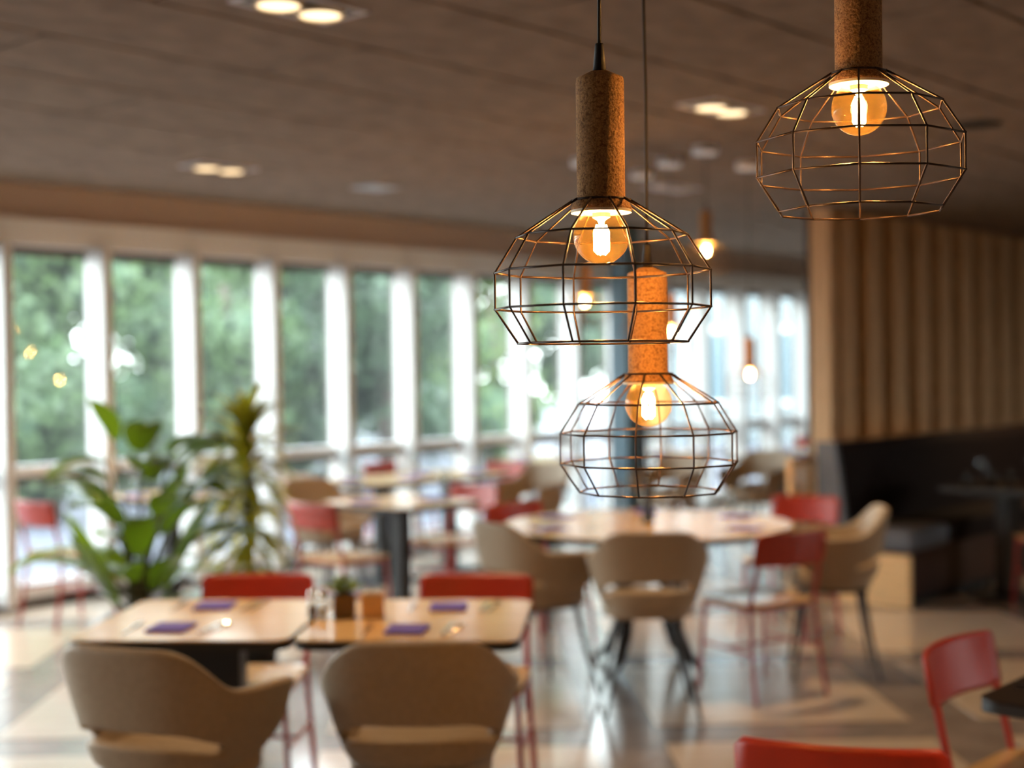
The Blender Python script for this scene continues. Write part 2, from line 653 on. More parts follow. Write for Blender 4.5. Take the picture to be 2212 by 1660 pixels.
# low cane screen beside the booth
SCR = thing('cane_screen', 'low oak framed screen with woven cane panel beside the booth', 'screen', st(8.36, 3.88), WANG)
for lo, hi in (((0, -0.02, 0), (0.05, 0.02, 0.94)), ((0.43, -0.02, 0), (0.48, 0.02, 0.94))):
    obj('stile', B(lo, hi, 0.003), 'panelwood', SCR)
for z in (0.05, 0.89):
    obj('crossbar', B((0.0501, -0.02, z), (0.4299, 0.02, z + 0.05), 0.003), 'panelwood', SCR)
bm = bmesh.new()
for q in range(19):
    x = 0.06 + q * 0.0195
    box(bm, (x, -0.004, 0.10), (x + 0.009, 0.0, 0.89))
for q in range(38):
    z = 0.11 + q * 0.0205
    box(bm, (0.05, 0.0, z), (0.43, 0.004, z + 0.009))
tag(obj('cane_panel', bm, 'panelwood', SCR), kind='stuff')

# booth bench
BO = thing('booth_bench', 'long dark booth bench with oak end panel and slate cushion end', 'bench', st(8.45, 4.69), WANG)
obj('base', B((0.04, 0.02, 0.06), (3.6, 0.48, 0.36)), 'boothfront', BO)
obj('plinth', B((0.08, 0.06, 0.0), (3.56, 0.46, 0.0599)), 'black', BO)
obj('end_panel', B((0.0, 0.0, 0.0), (0.0399, 0.5, 0.335), 0.003), 'panelwood', BO)
obj('end_cushion', B((-0.01, -0.03, 0.3601), (0.55, 0.44, 0.50), 0.03), 'greyhide', BO)
obj('seat_cushion', B((0.5501, -0.03, 0.3601), (3.6, 0.44, 0.50), 0.03), 'booth', BO)
bm = bmesh.new()
pts = [(0.445, 0.36), (0.62, 0.36), (0.62, 1.04), (0.54, 1.04), (0.50, 0.98)]
for x0, x1 in ((0.05, 3.6),):
    a = [bm.verts.new((x0, y, z)) for y, z in pts]
    b = [bm.verts.new((x1, y, z)) for y, z in pts]
    bm.faces.new(a)
    bm.faces.new(list(reversed(b)))
    for q in range(5):
        bm.faces.new((a[q], b[q], b[(q + 1) % 5], a[(q + 1) % 5]))
bmesh.ops.recalc_face_normals(bm, faces=bm.faces)
obj('backrest', bm, 'booth', BO)
bm = bmesh.new()
pts = [(0.40, 0.0), (0.66, 0.0), (0.66, 1.05), (0.52, 1.05)]
a = [bm.verts.new((0.0, y, z)) for y, z in [(0.441, 0.5001), (0.66, 0.5001), (0.66, 1.05), (0.52, 1.05)]]
b = [bm.verts.new((0.0499, v.co.y, v.co.z)) for v in a]
bm.faces.new(a)
bm.faces.new(list(reversed(b)))
for q in range(4):
    bm.faces.new((a[q], b[q], b[(q + 1) % 4], a[(q + 1) % 4]))
bmesh.ops.recalc_face_normals(bm, faces=bm.faces)
obj('back_end', bm, 'greyhide', BO)


# ------------------------------------------------------------------ chairs
def make_armchair():
    r = thing('armchair', '', 'armchair')
    us = [-1, -.93, -.84, -.76, -.68, -.6, -.52, -.44, -.36, -.27, -.18, -.09, 0]
    us = us + [-u for u in reversed(us[:-1])]
    vs = [0, 0.07, 0.19, 0.23, 0.34, 0.40, 0.6, 0.8, 0.94, 1.0]
    bm = bmesh.new()
    grid = []
    for u in us:
        col = []
        au = abs(u)
        sg = 1 if u >= 0 else -1
        # top edge height
        if au < 0.20:
            zt = 0.842
        elif au < 0.54:
            q = (au - 0.20) / 0.34
            q = q * q * (3 - 2 * q) * 0.5 + q * 0.5
            zt = 0.842 - 0.13 * q
        else:
            zt = 0.712 - 0.02 * (au - 0.54) / 0.46
        zb = 0.49
        if au > 0.8:
            zb += 0.10 * ((au - 0.8) / 0.2) ** 1.5
        for v in vs:
            z = zb + (zt - zb) * v
            hgt = (z - 0.49) / 0.35
            W = 0.20 + 0.095 * min(1, hgt * 1.25) ** 0.75
            back = 0.20 + 0.075 * min(1, hgt) ** 0.8
            if au <= 0.66:
                th = au / 0.66 * PI / 2
                cx = math.sin(th) ** 0.72
                cy = -max(0.0, math.cos(th)) ** 0.72
                x, y = W * cx * sg, back * cy
            else:
                x, y = W * sg * (1 - 0.04 * (au - 0.66) / 0.34), (au - 0.66) / 0.34 * 0.20
            col.append(bm.verts.new((x, y, z)))
        grid.append(col)
    for i in range(len(us) - 1):
        um = (us[i] + us[i + 1]) / 2
        for j in range(len(vs) - 1):
            if abs(um) < 0.52 and 3 <= j < 4:
                continue
            bm.faces.new((grid[i][j], grid[i + 1][j], grid[i + 1][j + 1], grid[i][j + 1]))
    bmesh.ops.recalc_face_normals(bm, faces=bm.faces)
    sh = obj('shell', bm, 'taupe', r, True)
    so = sh.modifiers.new('thick', 'SOLIDIFY')
    so.thickness = 0.034
    so.offset = -1.0 if sh.data.polygons[len(sh.data.polygons) // 2].normal.y < 0 else 1.0
    sh.modifiers.new('smooth', 'SUBSURF').levels = 2
    sh.modifiers['smooth'].render_levels = 2
    # seat pan and cushion
    pts = []
    for k in range(28):
        a = 2 * PI * k / 28
        cx, cy = math.cos(a), math.sin(a)
        pts.append((0.215 * math.copysign(abs(cx) ** 0.7, cx), 0.02 + 0.215 * math.copysign(abs(cy) ** 0.7, cy)))
    bm = bmesh.new()
    ring = []
    for s_, z in ((0.80, 0.443), (0.92, 0.449), (0.93, 0.475), (0.93, 0.515), (0.88, 0.53), (0.6, 0.538)):
        ring.append([bm.verts.new((x * s_, (y - 0.02) * s_ + 0.02, z)) for x, y in pts])
    for a, b in zip(ring, ring[1:]):
        for k in range(28):
            bm.faces.new((a[k], a[(k + 1) % 28], b[(k + 1) % 28], b[k]))
    bm.faces.new(list(reversed(ring[0])))
    bm.faces.new(ring[-1])
    obj('seat_cushion', bm, 'taupe', r, True)
    obj('under_frame', box(box(B((-0.13, -0.15, 0.42), (-0.10, 0.17, 0.4425)), (0.10, -0.15, 0.42), (0.13, 0.17, 0.4425)), (-0.10, -0.01, 0.42), (0.10, 0.02, 0.4425)), 'blackmetal', r)
    for sx_, sy in ((-1, -1), (1, -1), (-1, 1), (1, 1)):
        obj('leg', TB([(sx_ * 0.12, 0.01 + sy * 0.14, 0.425), (sx_ * 0.16, 0.01 + sy * 0.17, 0.22), (sx_ * 0.21, 0.01 + sy * 0.21, 0.0)], [0.013, 0.011, 0.008], 8), 'blackmetal', r)
    return r


def make_red_chair():
    r = thing('red_chair', '', 'chair')
    # curved backrest plate
    bm = bmesh.new()
    n = 14
    fr, bk = [], []
    zs = [0.632, 0.645, 0.70, 0.768, 0.786]
    ins = [0.018, 0.0, 0.0, 0.0, 0.018]
    A, Bk = [], []
    for zi, z in enumerate(zs):
        ra, rb = [], []
        for k in range(n + 1):
            q = k / n * 2 - 1
            x = q * (0.215 - ins[zi])
            y = -0.225 - 0.035 * (1 - q * q) - 0.03 * (z - 0.632) / 0.16
            ra.append(bm.verts.new((x, y, z)))
            rb.append(bm.verts.new((x, y + 0.013, z)))
        A.append(ra)
        Bk.append(rb)
    for j in range(len(zs) - 1):
        for k in range(n):
            bm.faces.new((A[j][k], A[j][k + 1], A[j + 1][k + 1], A[j + 1][k]))
            bm.faces.new((Bk[j][k + 1], Bk[j][k], Bk[j + 1][k], Bk[j + 1][k + 1]))
        bm.faces.new((A[j][0], A[j + 1][0], Bk[j + 1][0], Bk[j][0]))
        bm.faces.new((A[j + 1][n], A[j][n], Bk[j][n], Bk[j + 1][n]))
    for k in range(n):
        bm.faces.new((A[0][k + 1], A[0][k], Bk[0][k], Bk[0][k + 1]))
        bm.faces.new((A[-1][k], A[-1][k + 1], Bk[-1][k + 1], Bk[-1][k]))
    bmesh.ops.recalc_face_normals(bm, faces=bm.faces)
    obj('backrest', bm, 'red', r, True)
    # seat
    bm = bmesh.new()
    pts = rrect(0.42, 0.40, 0.06, 5)
    rings = []
    for s_, z in ((0.97, 0.438), (1.0, 0.444), (1.0, 0.452), (0.97, 0.458), (0.5, 0.452)):
        rings.append([bm.verts.new((x * s_, 0.01 + y * s_, z)) for x, y in pts])
    L = len(pts)
    for a, b in zip(rings, rings[1:]):
        for k in range(L):
            bm.faces.new((a[k], a[(k + 1) % L], b[(k + 1) % L], b[k]))
    bm.faces.new(list(reversed(rings[0])))
    bm.faces.new(rings[-1])
    obj('seat', bm, 'seat', r)
    obj('seat_frame', TB([(x * 0.92, 0.01 + y * 0.92, 0.428) for x, y in pts], 0.009, 6, True), 'redmetal', r)
    for sx_ in (-1, 1):
        obj('leg', TB([(sx_ * 0.19, -0.222, 0.645), (sx_ * 0.192, -0.20, 0.55), (sx_ * 0.195, -0.175, 0.44), (sx_ * 0.205, -0.20, 0.22), (sx_ * 0.215, -0.235, 0.0)], 0.0115, 8), 'redmetal', r)
        obj('leg', TB([(sx_ * 0.185, 0.17, 0.43), (sx_ * 0.195, 0.185, 0.22), (sx_ * 0.205, 0.20, 0.0)], 0.0105, 8), 'redmetal', r)
        obj('stretcher', TB([(sx_ * 0.204, -0.198, 0.23), (sx_ * 0.194, 0.184, 0.23)], 0.007, 6), 'redmetal', r)
    obj('stretcher', TB([(-0.199, 0.0, 0.23), (0.199, 0.0, 0.23)], 0.007, 6), 'redmetal', r)
    return r


arm0 = make_armchair()
red0 = make_red_chair()
chair_count = {'a': 0, 'r': 0}


def armchair(x, y, dx, dy, label, group):
    o = spawn(arm0, chair_count['a'] > 0, (x, y, 0), face(dx, dy), label, group)
    chair_count['a'] += 1
    return o


def red_chair(x, y, dx, dy, label, group):
    o = spawn(red0, chair_count['r'] > 0, (x, y, 0), face(dx, dy), label, group)
    chair_count['r'] += 1
    return o


GA, GR = 'taupe tub armchairs', 'red framed dining chairs'
armchair(-0.94, 3.94, 0.42, 1, 'taupe tub armchair turned slightly, in front of the left near oak tabletop', GA)
armchair(-0.265, 3.98, 0.0, 1, 'taupe tub armchair squarely facing the near right oak tabletop', GA)
armchair(0.60, 6.42, 0.0, 1, 'taupe tub armchair with its back to us, pushed up to the round table', GA)
armchair(0.10, 6.78, 0.80, 0.50, 'taupe tub armchair seen from its outer side, left of the round table', GA)
armchair(1.62, 7.20, -1.0, 0.12, 'tan armchair mostly hidden behind the red chair at the round table', GA)
armchair(-1.38, 10.2, D.x, D.y, 'far taupe armchair behind the yellow-green strap-leaf plant, near the windows', GA)
armchair(0.13, 10.65, -D.x, -D.y, 'far taupe armchair at the outer end of the joined window tables', GA)
armchair(1.27, 11.6, -D.x, -D.y, 'far taupe armchair just beside the foot of the blue-grey column', GA)
armchair(2.02, 11.9, -D.x, -D.y, 'far taupe armchair between the column and the slatted partition', GA)
armchair(-1.22, 9.38, -N.x, -N.y, 'taupe armchair half hidden under the square window-side table', GA)

red_chair(-0.99, 5.17, -0.05, -1, 'red chair with its wide back showing behind the left near tabletop', GR)
red_chair(-0.165, 5.10, -0.09, -1, 'red chair with its wide back showing behind the right near tabletop', GR)
red_chair(1.165, 6.80, -0.51, 0.86, 'red chair with oak seat turned away at the right side of the round table', GR)
red_chair(1.42, 3.80, 0.74, -0.67, 'red chair at the corner of the black tabletop, seen at an angle', GR)
red_chair(0.735, 3.14, 0.30, 0.95, 'nearest red chair, only its top rail showing at the bottom edge', GR)
red_chair(-1.02, 8.5, D.x, D.y, 'red chair with glaring white seat between the plants and a window-side table', GR)
red_chair(-2.78, 8.9, D.x, D.y, 'red chair alone beside the windows left of the plants', GR)
red_chair(0.16, 8.0, 0.63, -0.72, 'red chair behind the round table on its window side', GR)
red_chair(1.58, 8.2, -0.6, -0.8, 'red chair with a pink glare behind the round table, next to the booth', GR)
red_chair(-0.42, 9.42 - 0.1, -D.x, -D.y, 'red chair on the far side of the square window-side table', GR)
red_chair(-0.92, 11.85, -N.x, -N.y, 'red chair back just showing above the joined window tables, nearer the plants', GR)
red_chair(-0.22, 11.55, -D.x, -D.y, 'red chair at the far end of the joined window tables', GR)
red_chair(3.1, 15.2, -D.x, -D.y, 'farthest red chair, just left of the slatted partition', GR)
red_chair(3.44, 8.98, -0.1, 1, 'red chair of which one leg shows below the dark booth table', GR)


# ------------------------------------------------------------------ tables
def make_table(w_, d_, top='oaktop', h=0.75, base=True):
    r = thing('table', '', 'table')
    bm = PR(rrect(w_, d_, 0.055, 6), h - 0.006, h)
    obj('table_top', bm, top, r)
    obj('edge_band', PR(rrect(w_, d_, 0.055, 6), h - 0.032, h - 0.0061), 'black', r)
    obj('column', box(bmesh.new(), (-0.11, -0.05, 0.02), (0.11, 0.05, h - 0.06), 0.004), 'blackmetal', r)
    obj('mount_plate', B((-0.22, -0.22, h - 0.0599), (0.22, 0.22, h - 0.0321)), 'blackmetal', r)
    obj('base_plate', PR(rrect(0.44, 0.40, 0.03, 3), 0.0021, 0.0199), 'blackmetal', r)
    return r


TR = math.radians(-4.0)
ta = make_table(0.685, 0.76)
GT = 'oak topped pedestal tables'


def table(x, y, rz, label, used=True):
    return spawn(ta, used, (x, y, 0), rz, label, GT)


table(-1.005, 4.680, TR, 'left one of the two near oak-topped tables set with violet napkins', False)
table(-0.305, 4.630, TR, 'right one of the two near oak-topped tables, carrying succulent and shakers', True)
WT = [(-0.70, 8.80, 'square table behind the succulent, between two red chairs'),
      (-0.98, 10.55, 'first of two joined window tables glaring white, nearer the plants'),
      (-0.50, 11.09, 'second of two joined window tables glaring white, nearer the column'),
      (-2.28, 9.45, 'table by the windows seen between the leaves of the plants'),
      (0.30, 12.75, 'far window table just left of the blue-grey column'),
      (1.60, 13.55, 'far table just right of the blue-grey column'),
      (2.42, 12.75, 'far table midway between column and slatted partition'),
      (2.85, 13.6, 'far table against the near end of the slatted partition')]
for x, y, lb in WT:
    tt = table(x, y, WANG, lb)
    for ch in tt.children:
        if ch.name.startswith('column'):
            ch.scale = (0.42, 0.9, 1)

# booth table
bt = make_table(0.70, 0.70, 'darktop')
spawn(bt, False, (3.28, 9.42, 0), WANG, 'dark square table in front of the booth bench, set with glasses')
bt.name = 'booth_table'
# black table at lower right
dt = make_table(0.70, 0.70, 'darktop')
spawn(dt, False, (1.60, 3.46, 0), WANG, 'black square table cut by the right edge beside the red chair')
dt.name = 'black_table'

# round table
RT = thing('round_table', 'large round dining table with curved black cage base', 'table', (0.69, 7.38, 0))
obj('table_top', LT([(0, 0.744), (0.742, 0.744), (0.75, 0.747), (0.742, 0.75), (0, 0.75)], 64), 'oaktop', RT)
obj('edge_band', LT([(0, 0.715), (0.735, 0.715), (0.745, 0.7439), (0, 0.7439)], 64), 'black', RT)
obj('hub', LT([(0, 0.68), (0.32, 0.68), (0.32, 0.7149), (0, 0.7149)], 32), 'blackmetal', RT)
for k in range(4):
    a = PI / 4 * 1.15 + k * PI / 2
    pr = [(0.31, 0.70), (0.27, 0.60), (0.19, 0.48), (0.165, 0.36), (0.19, 0.20), (0.25, 0.08), (0.33, 0.012)]
    obj('leg', TB([(rr * math.cos(a), rr * math.sin(a), z) for rr, z in pr], [0.036, 0.034, 0.03, 0.028, 0.027, 0.025, 0.015], 8), 'blackmetal', RT, True)


# ------------------------------------------------------------------ table things
def make_napkin():
    bm = bmesh.new()
    for q, (dx, dz) in enumerate(((0, 0), (0.003, 0.003), (-0.002, 0.006))):
        prism(bm, [(x + dx, y) for x, y in rrect(0.12, 0.15, 0.004, 2)], 0.0003 + dz, 0.0027 + dz)
    o = obj('napkin', bm, 'napkin')
    return tag(o, '', 'napkin')


def make_cutlery(kind):
    bm = bmesh.new()
    if kind == 'fork':
        box(bm, (-0.004, -0.10, 0.001), (0.004, 0.02, 0.004), 0.001)
        box(bm, (-0.010, 0.0201, 0.001), (0.010, 0.055, 0.005), 0.001)
        for q in range(4):
            x = -0.0095 + q * 0.0055
            box(bm, (x, 0.0551, 0.002), (x + 0.0028, 0.10, 0.006))
    elif kind == 'knife':
        box(bm, (-0.006, -0.11, 0.001), (0.006, -0.01, 0.007), 0.002)
        prism(bm, [(-0.008, -0.0099), (0.006, -0.0099), (0.006, 0.09), (0.001, 0.11), (-0.008, 0.08)], 0.001, 0.0035)
    else:
        box(bm, (-0.004, -0.10, 0.001), (0.004, 0.03, 0.004), 0.001)
        lathe(bm, [(0, 0.001), (0.012, 0.003), (0.018, 0.009), (0.0165, 0.009), (0.010, 0.0045), (0, 0.0025)], 14, (0, 0.05, 0))
    o = obj(kind, bm, 'steel', smooth=False)
    return tag(o, '', 'cutlery')


def make_glass():
    r = thing('wine_glass', '', 'glass')
    obj('bowl', LT([(0.004, 0.085), (0.022, 0.092), (0.036, 0.115), (0.039, 0.145), (0.033, 0.19), (0.0315, 0.19), (0.0375, 0.145), (0.0345, 0.116), (0.021, 0.094), (0, 0.089)], 20), 'drink', r, True)
    obj('stem', LT([(0.034, 0.0), (0.034, 0.002), (0.008, 0.006), (0.004, 0.02), (0.0035, 0.0849), (0, 0.0849)], 16), 'drink', r, True)
    return r


def make_tumbler():
    o = obj('tumbler', LT([(0, 0.0), (0.028, 0.0), (0.033, 0.10), (0.0315, 0.10), (0.0265, 0.008), (0, 0.008)], 20), 'drink', smooth=True)
    return tag(o, '', 'glass')


nap0, fork0, knife0, spoon0, gl0, tum0 = make_napkin(), make_cutlery('fork'), make_cutlery('knife'), make_cutlery('spoon'), make_glass(), make_tumbler()
used = set()


def put(proto, x, y, z, rz, label, group):
    o = spawn(proto, proto.name in used, (x, y, z), rz, label, group)
    used.add(proto.name)
    return o


spots = [(-1.087, 4.49, 'near-side place on the left near table'),
         (-1.035, 4.90, 'far-side place on the left near table'),
         (-0.335, 4.41, 'near-side place on the right near table'),
         (-0.225, 4.82, 'far-side place on the right near table')]
for i, (x, y, where) in enumerate(spots):
    put(nap0, x, y, 0.75, TR + (0.06 if i % 2 else -0.03), 'folded violet napkin at the ' + where, 'violet napkins on the near tables')
    put(fork0, x - 0.125, y + 0.01, 0.75, TR + 0.03, 'steel fork beside the napkin at the ' + where, 'cutlery on the near tables')
    put(knife0, x + 0.125, y + 0.0, 0.75, TR - 0.04, 'steel knife beside the napkin at the ' + where, 'cutlery on the near tables')
    put(spoon0, x + 0.155, y + 0.01, 0.75, TR - 0.1, 'steel spoon beside the napkin at the ' + where, 'cutlery on the near tables')

# succulent
SU = thing('potted_succulent', 'small green succulent in dark amber pot between the two near tables', 'plant', (-0.562, 4.665, 0.75), 0.2)
obj('pot', B((-0.036, -0.036, 0.0), (0.036, 0.036, 0.082), 0.005), 'amberpot', SU)
obj('saucer', B((-0.045, -0.045, 0.0001), (-0.0361, 0.045, 0.004)), 'steel', SU)
bm = bmesh.new()
for ring_, cnt, tilt, ln in ((0, 9, 0.45, 0.075), (1, 7, 0.85, 0.07), (2, 5, 1.25, 0.065)):
    for q in range(cnt):
        a = 2 * PI * q / cnt + ring_ * 0.4
        d = Vector((math.cos(a) * math.cos(tilt), math.sin(a) * math.cos(tilt), math.sin(tilt)))
        sd = Vector((-math.sin(a), math.cos(a), 0))
        b0 = Vector((0, 0, 0.078))
        upn = d.cross(sd) * -1
        p = [b0 - sd * 0.006, b0 + sd * 0.006, b0 + d * ln * 0.5 + sd * 0.013, b0 + d * ln, b0 + d * ln * 0.5 - sd * 0.013]
        lo_ = [bm.verts.new(v - upn * 0.002) for v in p]
        hi_ = [bm.verts.new(v + upn * 0.002) for v in p]
        bm.faces.new(lo_)
        bm.faces.new(list(reversed(hi_)))
        for k in range(5):
            bm.faces.new((lo_[k], hi_[k], hi_[(k + 1) % 5], lo_[(k + 1) % 5]))
bmesh.ops.recalc_face_normals(bm, faces=bm.faces)
obj('rosette', bm, 'succulent', SU)


def shaker(x, y, fill, label):
    r = thing('shaker', label, 'shaker', (x, y, 0.75), 0, 'glass shakers beside the succulent')
    obj('body', LT([(0, 0), (0.017, 0), (0.019, 0.01), (0.018, 0.06), (0.013, 0.072), (0.0115, 0.072), (0.0165, 0.058), (0.0175, 0.012), (0, 0.004)], 16), 'drink', r, True)
    obj('filling', LT([(0, 0.005), (0.016, 0.0055), (0.016, 0.04), (0, 0.04)], 16), fill, r)
    obj('cap', LT([(0.0135, 0.0721), (0.0145, 0.073), (0.014, 0.086), (0.006, 0.092), (0, 0.093)], 16), 'steel', r, True)


shaker(-0.664, 4.665, 'pepper', 'pepper shaker with brown filling, beside the succulent')
shaker(-0.628, 4.635, 'paper', 'salt shaker with white filling, nearest to the succulent pot')

# sachet box
SB_ = thing('sachet_box', 'small square kraft box holding paper sachets beside the succulent', 'box', (-0.466, 4.66, 0.75), 0.1)
bm = bmesh.new()
for lo, hi in (((-0.037, -0.037, 0), (0.037, 0.037, 0.004)), ((-0.037, -0.037, 0.0041), (-0.033, 0.037, 0.078)), ((0.033, -0.037, 0.0041), (0.037, 0.037, 0.078)), ((-0.0329, -0.037, 0.0041), (0.0329, -0.033, 0.078)), ((-0.0329, 0.033, 0.0041), (0.0329, 0.037, 0.078))):
    box(bm, lo, hi)
obj('box_body', bm, 'block', SB_)
bm = bmesh.new()
for q in range(8):
    x = -0.030 + q * 0.0078
    box(bm, (x, -0.03, 0.005), (x + 0.004, 0.03, 0.082 + 0.004 * (q % 3)))
obj('sachets', bm, 'paper', SB_)
tag(SB_.children[-1], kind='stuff')

# round table settings
for i in range(6):
    a = math.radians(-95 + i * 60)
    cx, cy = 0.69 + 0.56 * math.cos(a), 7.38 + 0.56 * math.sin(a)
    rz = a + PI / 2
    where = ['in front of the near armchair', 'in front of the angled red chair', 'before the hidden tan armchair', 'on the booth side', 'on the window side', 'before the side-on armchair'][i]
    put(nap0, cx, cy, 0.75, rz, 'violet napkin on the round table ' + where, 'violet napkins on the round table')
    ex = Vector((math.cos(rz), math.sin(rz)))
    ey = Vector((-math.sin(rz), math.cos(rz)))
    p = Vector((cx, cy)) - ex * 0.12
    put(fork0, p.x, p.y, 0.75, rz, 'steel fork on the round table ' + where, 'cutlery on the round table')
    p = Vector((cx, cy)) + ex * 0.12
    put(knife0, p.x, p.y, 0.75, rz, 'steel knife on the round table ' + where, 'cutlery on the round table')
    p = Vector((cx, cy)) + ex * 0.14 + ey * 0.17
    put(gl0, p.x, p.y, 0.75, rz, 'stemmed glass on the round table ' + where, 'glasses on the round table')
BTL = thing('pepper_mill', 'tall dark pepper mill at the centre of the round table', 'mill', (0.70, 7.40, 0.75))
obj('body', LT([(0, 0), (0.032, 0), (0.032, 0.02), (0.02, 0.08), (0.026, 0.15), (0.024, 0.19), (0, 0.19)], 20), 'bottle', BTL, True)
obj('head', LT([(0, 0.1901), (0.018, 0.1901), (0.026, 0.21), (0.02, 0.235), (0, 0.242)], 20), 'bottle', BTL, True)

# glasses and napkins on the far tables
tnames = ['square table between two red chairs', 'first joined window table', 'second joined window table', 'window table behind the plants', 'far window table left of the column', 'far table right of the column', 'middle far table', 'far table by the slatted partition']
for (x, y, lb), tn in zip(WT, tnames):
    for j, (a, b) in enumerate(((-0.2, 0.1), (0.2, -0.1))):
        P = Vector((x, y)) + D.to_2d() * a + N.to_2d() * b
        side = 'nearer side of the ' if j == 0 else 'farther side of the '
        put(nap0, P.x, P.y, 0.75, WANG, 'violet napkin on the ' + side + tn, 'violet napkins on the far tables')
        P = Vector((x, y)) + D.to_2d() * a * 0.6 + N.to_2d() * (b + 0.16 * (1 if b > 0 else -1))
        put(gl0, P.x, P.y, 0.75, 0, 'stemmed glass on the ' + side + tn, 'glasses on the far tables')
for j, (px, py) in enumerate(((3.10, 9.42), (3.20, 9.52), (3.42, 9.36), (3.36, 9.60))):
    put(gl0 if j % 2 == 0 else tum0, px, py, 0.75, 0, ['stemmed glass nearest the tip of the booth table', 'low tumbler behind the first glass on the booth table', 'second stemmed glass on the booth table', 'second low tumbler on the booth table'][j], 'glasses on the booth table')
put(tum0, 3.0, 9.38, 0.75, 0, 'low tumbler at the very tip of the booth table', 'glasses on the booth table')
put(nap0, 1.45, 3.62, 0.75, WANG, 'violet napkin on the black table by the right edge', 'napkin on the black table')
put(fork0, 1.33, 3.50, 0.75, WANG, 'steel fork on the black table by the right edge', 'cutlery on the black table')
put(knife0, 1.36, 3.46, 0.75, WANG, 'steel knife on the black table by the right edge', 'cutlery on the black table')


# ------------------------------------------------------------------ plants
def pot(parent, r0, r1, h):
    obj('pot', LT([(0, 0.002), (r0, 0.002), (r1, h), (r1 - 0.015, h), (r0 - 0.01, h - 0.05), (0, h - 0.05)], 28), 'pot', parent, True)
    obj('soil', LT([(0, h - 0.049), (r1 - 0.025, h - 0.049), (r1 - 0.028, h - 0.035), (0, h - 0.03)], 20), 'soil', parent)


def blade(bm, base, d, length, width, droop, seg=8, shape=1.0, fold=0.15):
    """a leaf blade starting at base, heading d, drooping by gravity"""
    p = Vector(base)
    d = Vector(d).normalized()
    rows = []
    for k in range(seg + 1):
        q = k / seg
        wd = width * (math.sin(PI * min(1, (q * 0.92 + 0.08))) ** shape)
        side = d.cross(Vector((0, 0, 1)))
        if side.length < 1e-3:
            side = Vector((1, 0, 0))
        side.normalize()
        nrm = side.cross(d)
        rows.append((bm.verts.new(p - side * wd / 2 + nrm * wd * fold), bm.verts.new(p), bm.verts.new(p + side * wd / 2 + nrm * wd * fold)))
        p = p + d * (length / seg)
        d = (d + Vector((0, 0, -droop / seg))).normalized()
    for a, b in zip(rows, rows[1:]):
        bm.faces.new((a[0], a[1], b[1], b[0]))
        bm.faces.new((a[1], a[2], b[2], b[1]))


rnd = random.Random(11)
P1 = thing('broad_leaf_plant', 'tall potted plant with large broad glossy green leaves, near the windows', 'plant', (-1.84, 6.95, 0))
pot(P1, 0.15, 0.19, 0.36)
bm_stem = bmesh.new()
leaf_specs = [(-0.02, 0.0, 1.18, 0.0, 0.0, 0.27, 0.17, 0.05), ]
stems = []
leaves1 = [  # azimuth, base height, reach, tip length, width, rise
    (2.9, 0.95, 0.10, 0.24, 0.16, 1.6), (0.2, 0.86, 0.14, 0.34, 0.19, 0.75), (3.4, 0.86, 0.12, 0.30, 0.15, 0.25), (5.2, 0.84, 0.10, 0.28, 0.17, 0.6),
    (1.2, 0.78, 0.10, 0.30, 0.16, 0.9), (0.5, 0.66, 0.16, 0.42, 0.15, 1.0), (2.6, 0.62, 0.14, 0.40, 0.13, 1.1), (4.3, 0.62, 0.12, 0.36, 0.14, 0.9),
    (5.9, 0.58, 0.14, 0.40, 0.15, 1.1), (3.1, 0.50, 0.18, 0.46, 0.12, 0.2), (0.0, 0.46, 0.14, 0.44, 0.13, 1.0), (1.9, 0.48, 0.12, 0.38, 0.14, 0.7),
    (4.8, 0.40, 0.14, 0.42, 0.12, 0.8), (2.3, 0.38, 0.16, 0.40, 0.11, 0.9), (5.5, 0.36, 0.12, 0.40, 0.12, 1.2), (0.9, 0.34, 0.12, 0.38, 0.12, 0.6),
    (3.7, 0.34, 0.12, 0.36, 0.11, 1.3), (6.1, 0.34, 0.12, 0.5, 0.09, 1.8), (2.8, 0.30, 0.12, 0.5, 0.09, 1.6),
    (0.4, 0.80, 0.16, 0.30, 0.15, 1.2), (5.8, 0.74, 0.18, 0.34, 0.14, 0.5), (1.6, 0.90, 0.06, 0.26, 0.14, 1.4), (3.9, 0.72, 0.14, 0.32, 0.14, 0.9), (0.1, 0.56, 0.2, 0.36, 0.13, 0.4),
    (2.2, 0.52, 0.14, 0.36, 0.13, 0.5), (5.0, 0.5, 0.14, 0.40, 0.12, 1.4), (0.7, 0.42, 0.16, 0.44, 0.11, 1.5), (3.3, 0.40, 0.14, 0.42, 0.12, 0.7), (5.7, 0.30, 0.14, 0.40, 0.13, 0.5), (4.1, 0.3, 0.12, 0.44, 0.12, 1.5),
    (6.0, 0.90, 0.16, 0.30, 0.17, 0.7), (0.6, 0.70, 0.24, 0.36, 0.13, 1.3), (5.4, 0.66, 0.2, 0.34, 0.14, 0.9), (3.0, 0.78, 0.14, 0.30, 0.14, 0.6), (6.2, 0.40, 0.22, 0.46, 0.10, 1.4), (1.0, 0.55, 0.1, 0.40, 0.12, 1.6)]
for az, hb, reach, ln, wd, rise in leaves1:
    hb = 0.30 + (hb - 0.30) * 1.22
    ln *= 1.05
    wd *= 1.35
    top = Vector((math.cos(az) * reach * 1.2, math.sin(az) * reach * 1.2, hb + 0.14))
    tube(bm_stem, [(rnd.uniform(-.03, .03), rnd.uniform(-.03, .03), 0.32), (top.x * 0.3, top.y * 0.3, (0.32 + top.z) / 2), top], [0.009, 0.007, 0.004], 6)
    bm = bmesh.new()
    blade(bm, top, (math.cos(az), math.sin(az), rise), ln, wd, 1.1 if rise < 1.5 else 0.1, 9, 0.75)
    obj('leaf', bm, 'bigleaf', P1, True)
obj('stem', bm_stem, 'stem', P1, True)

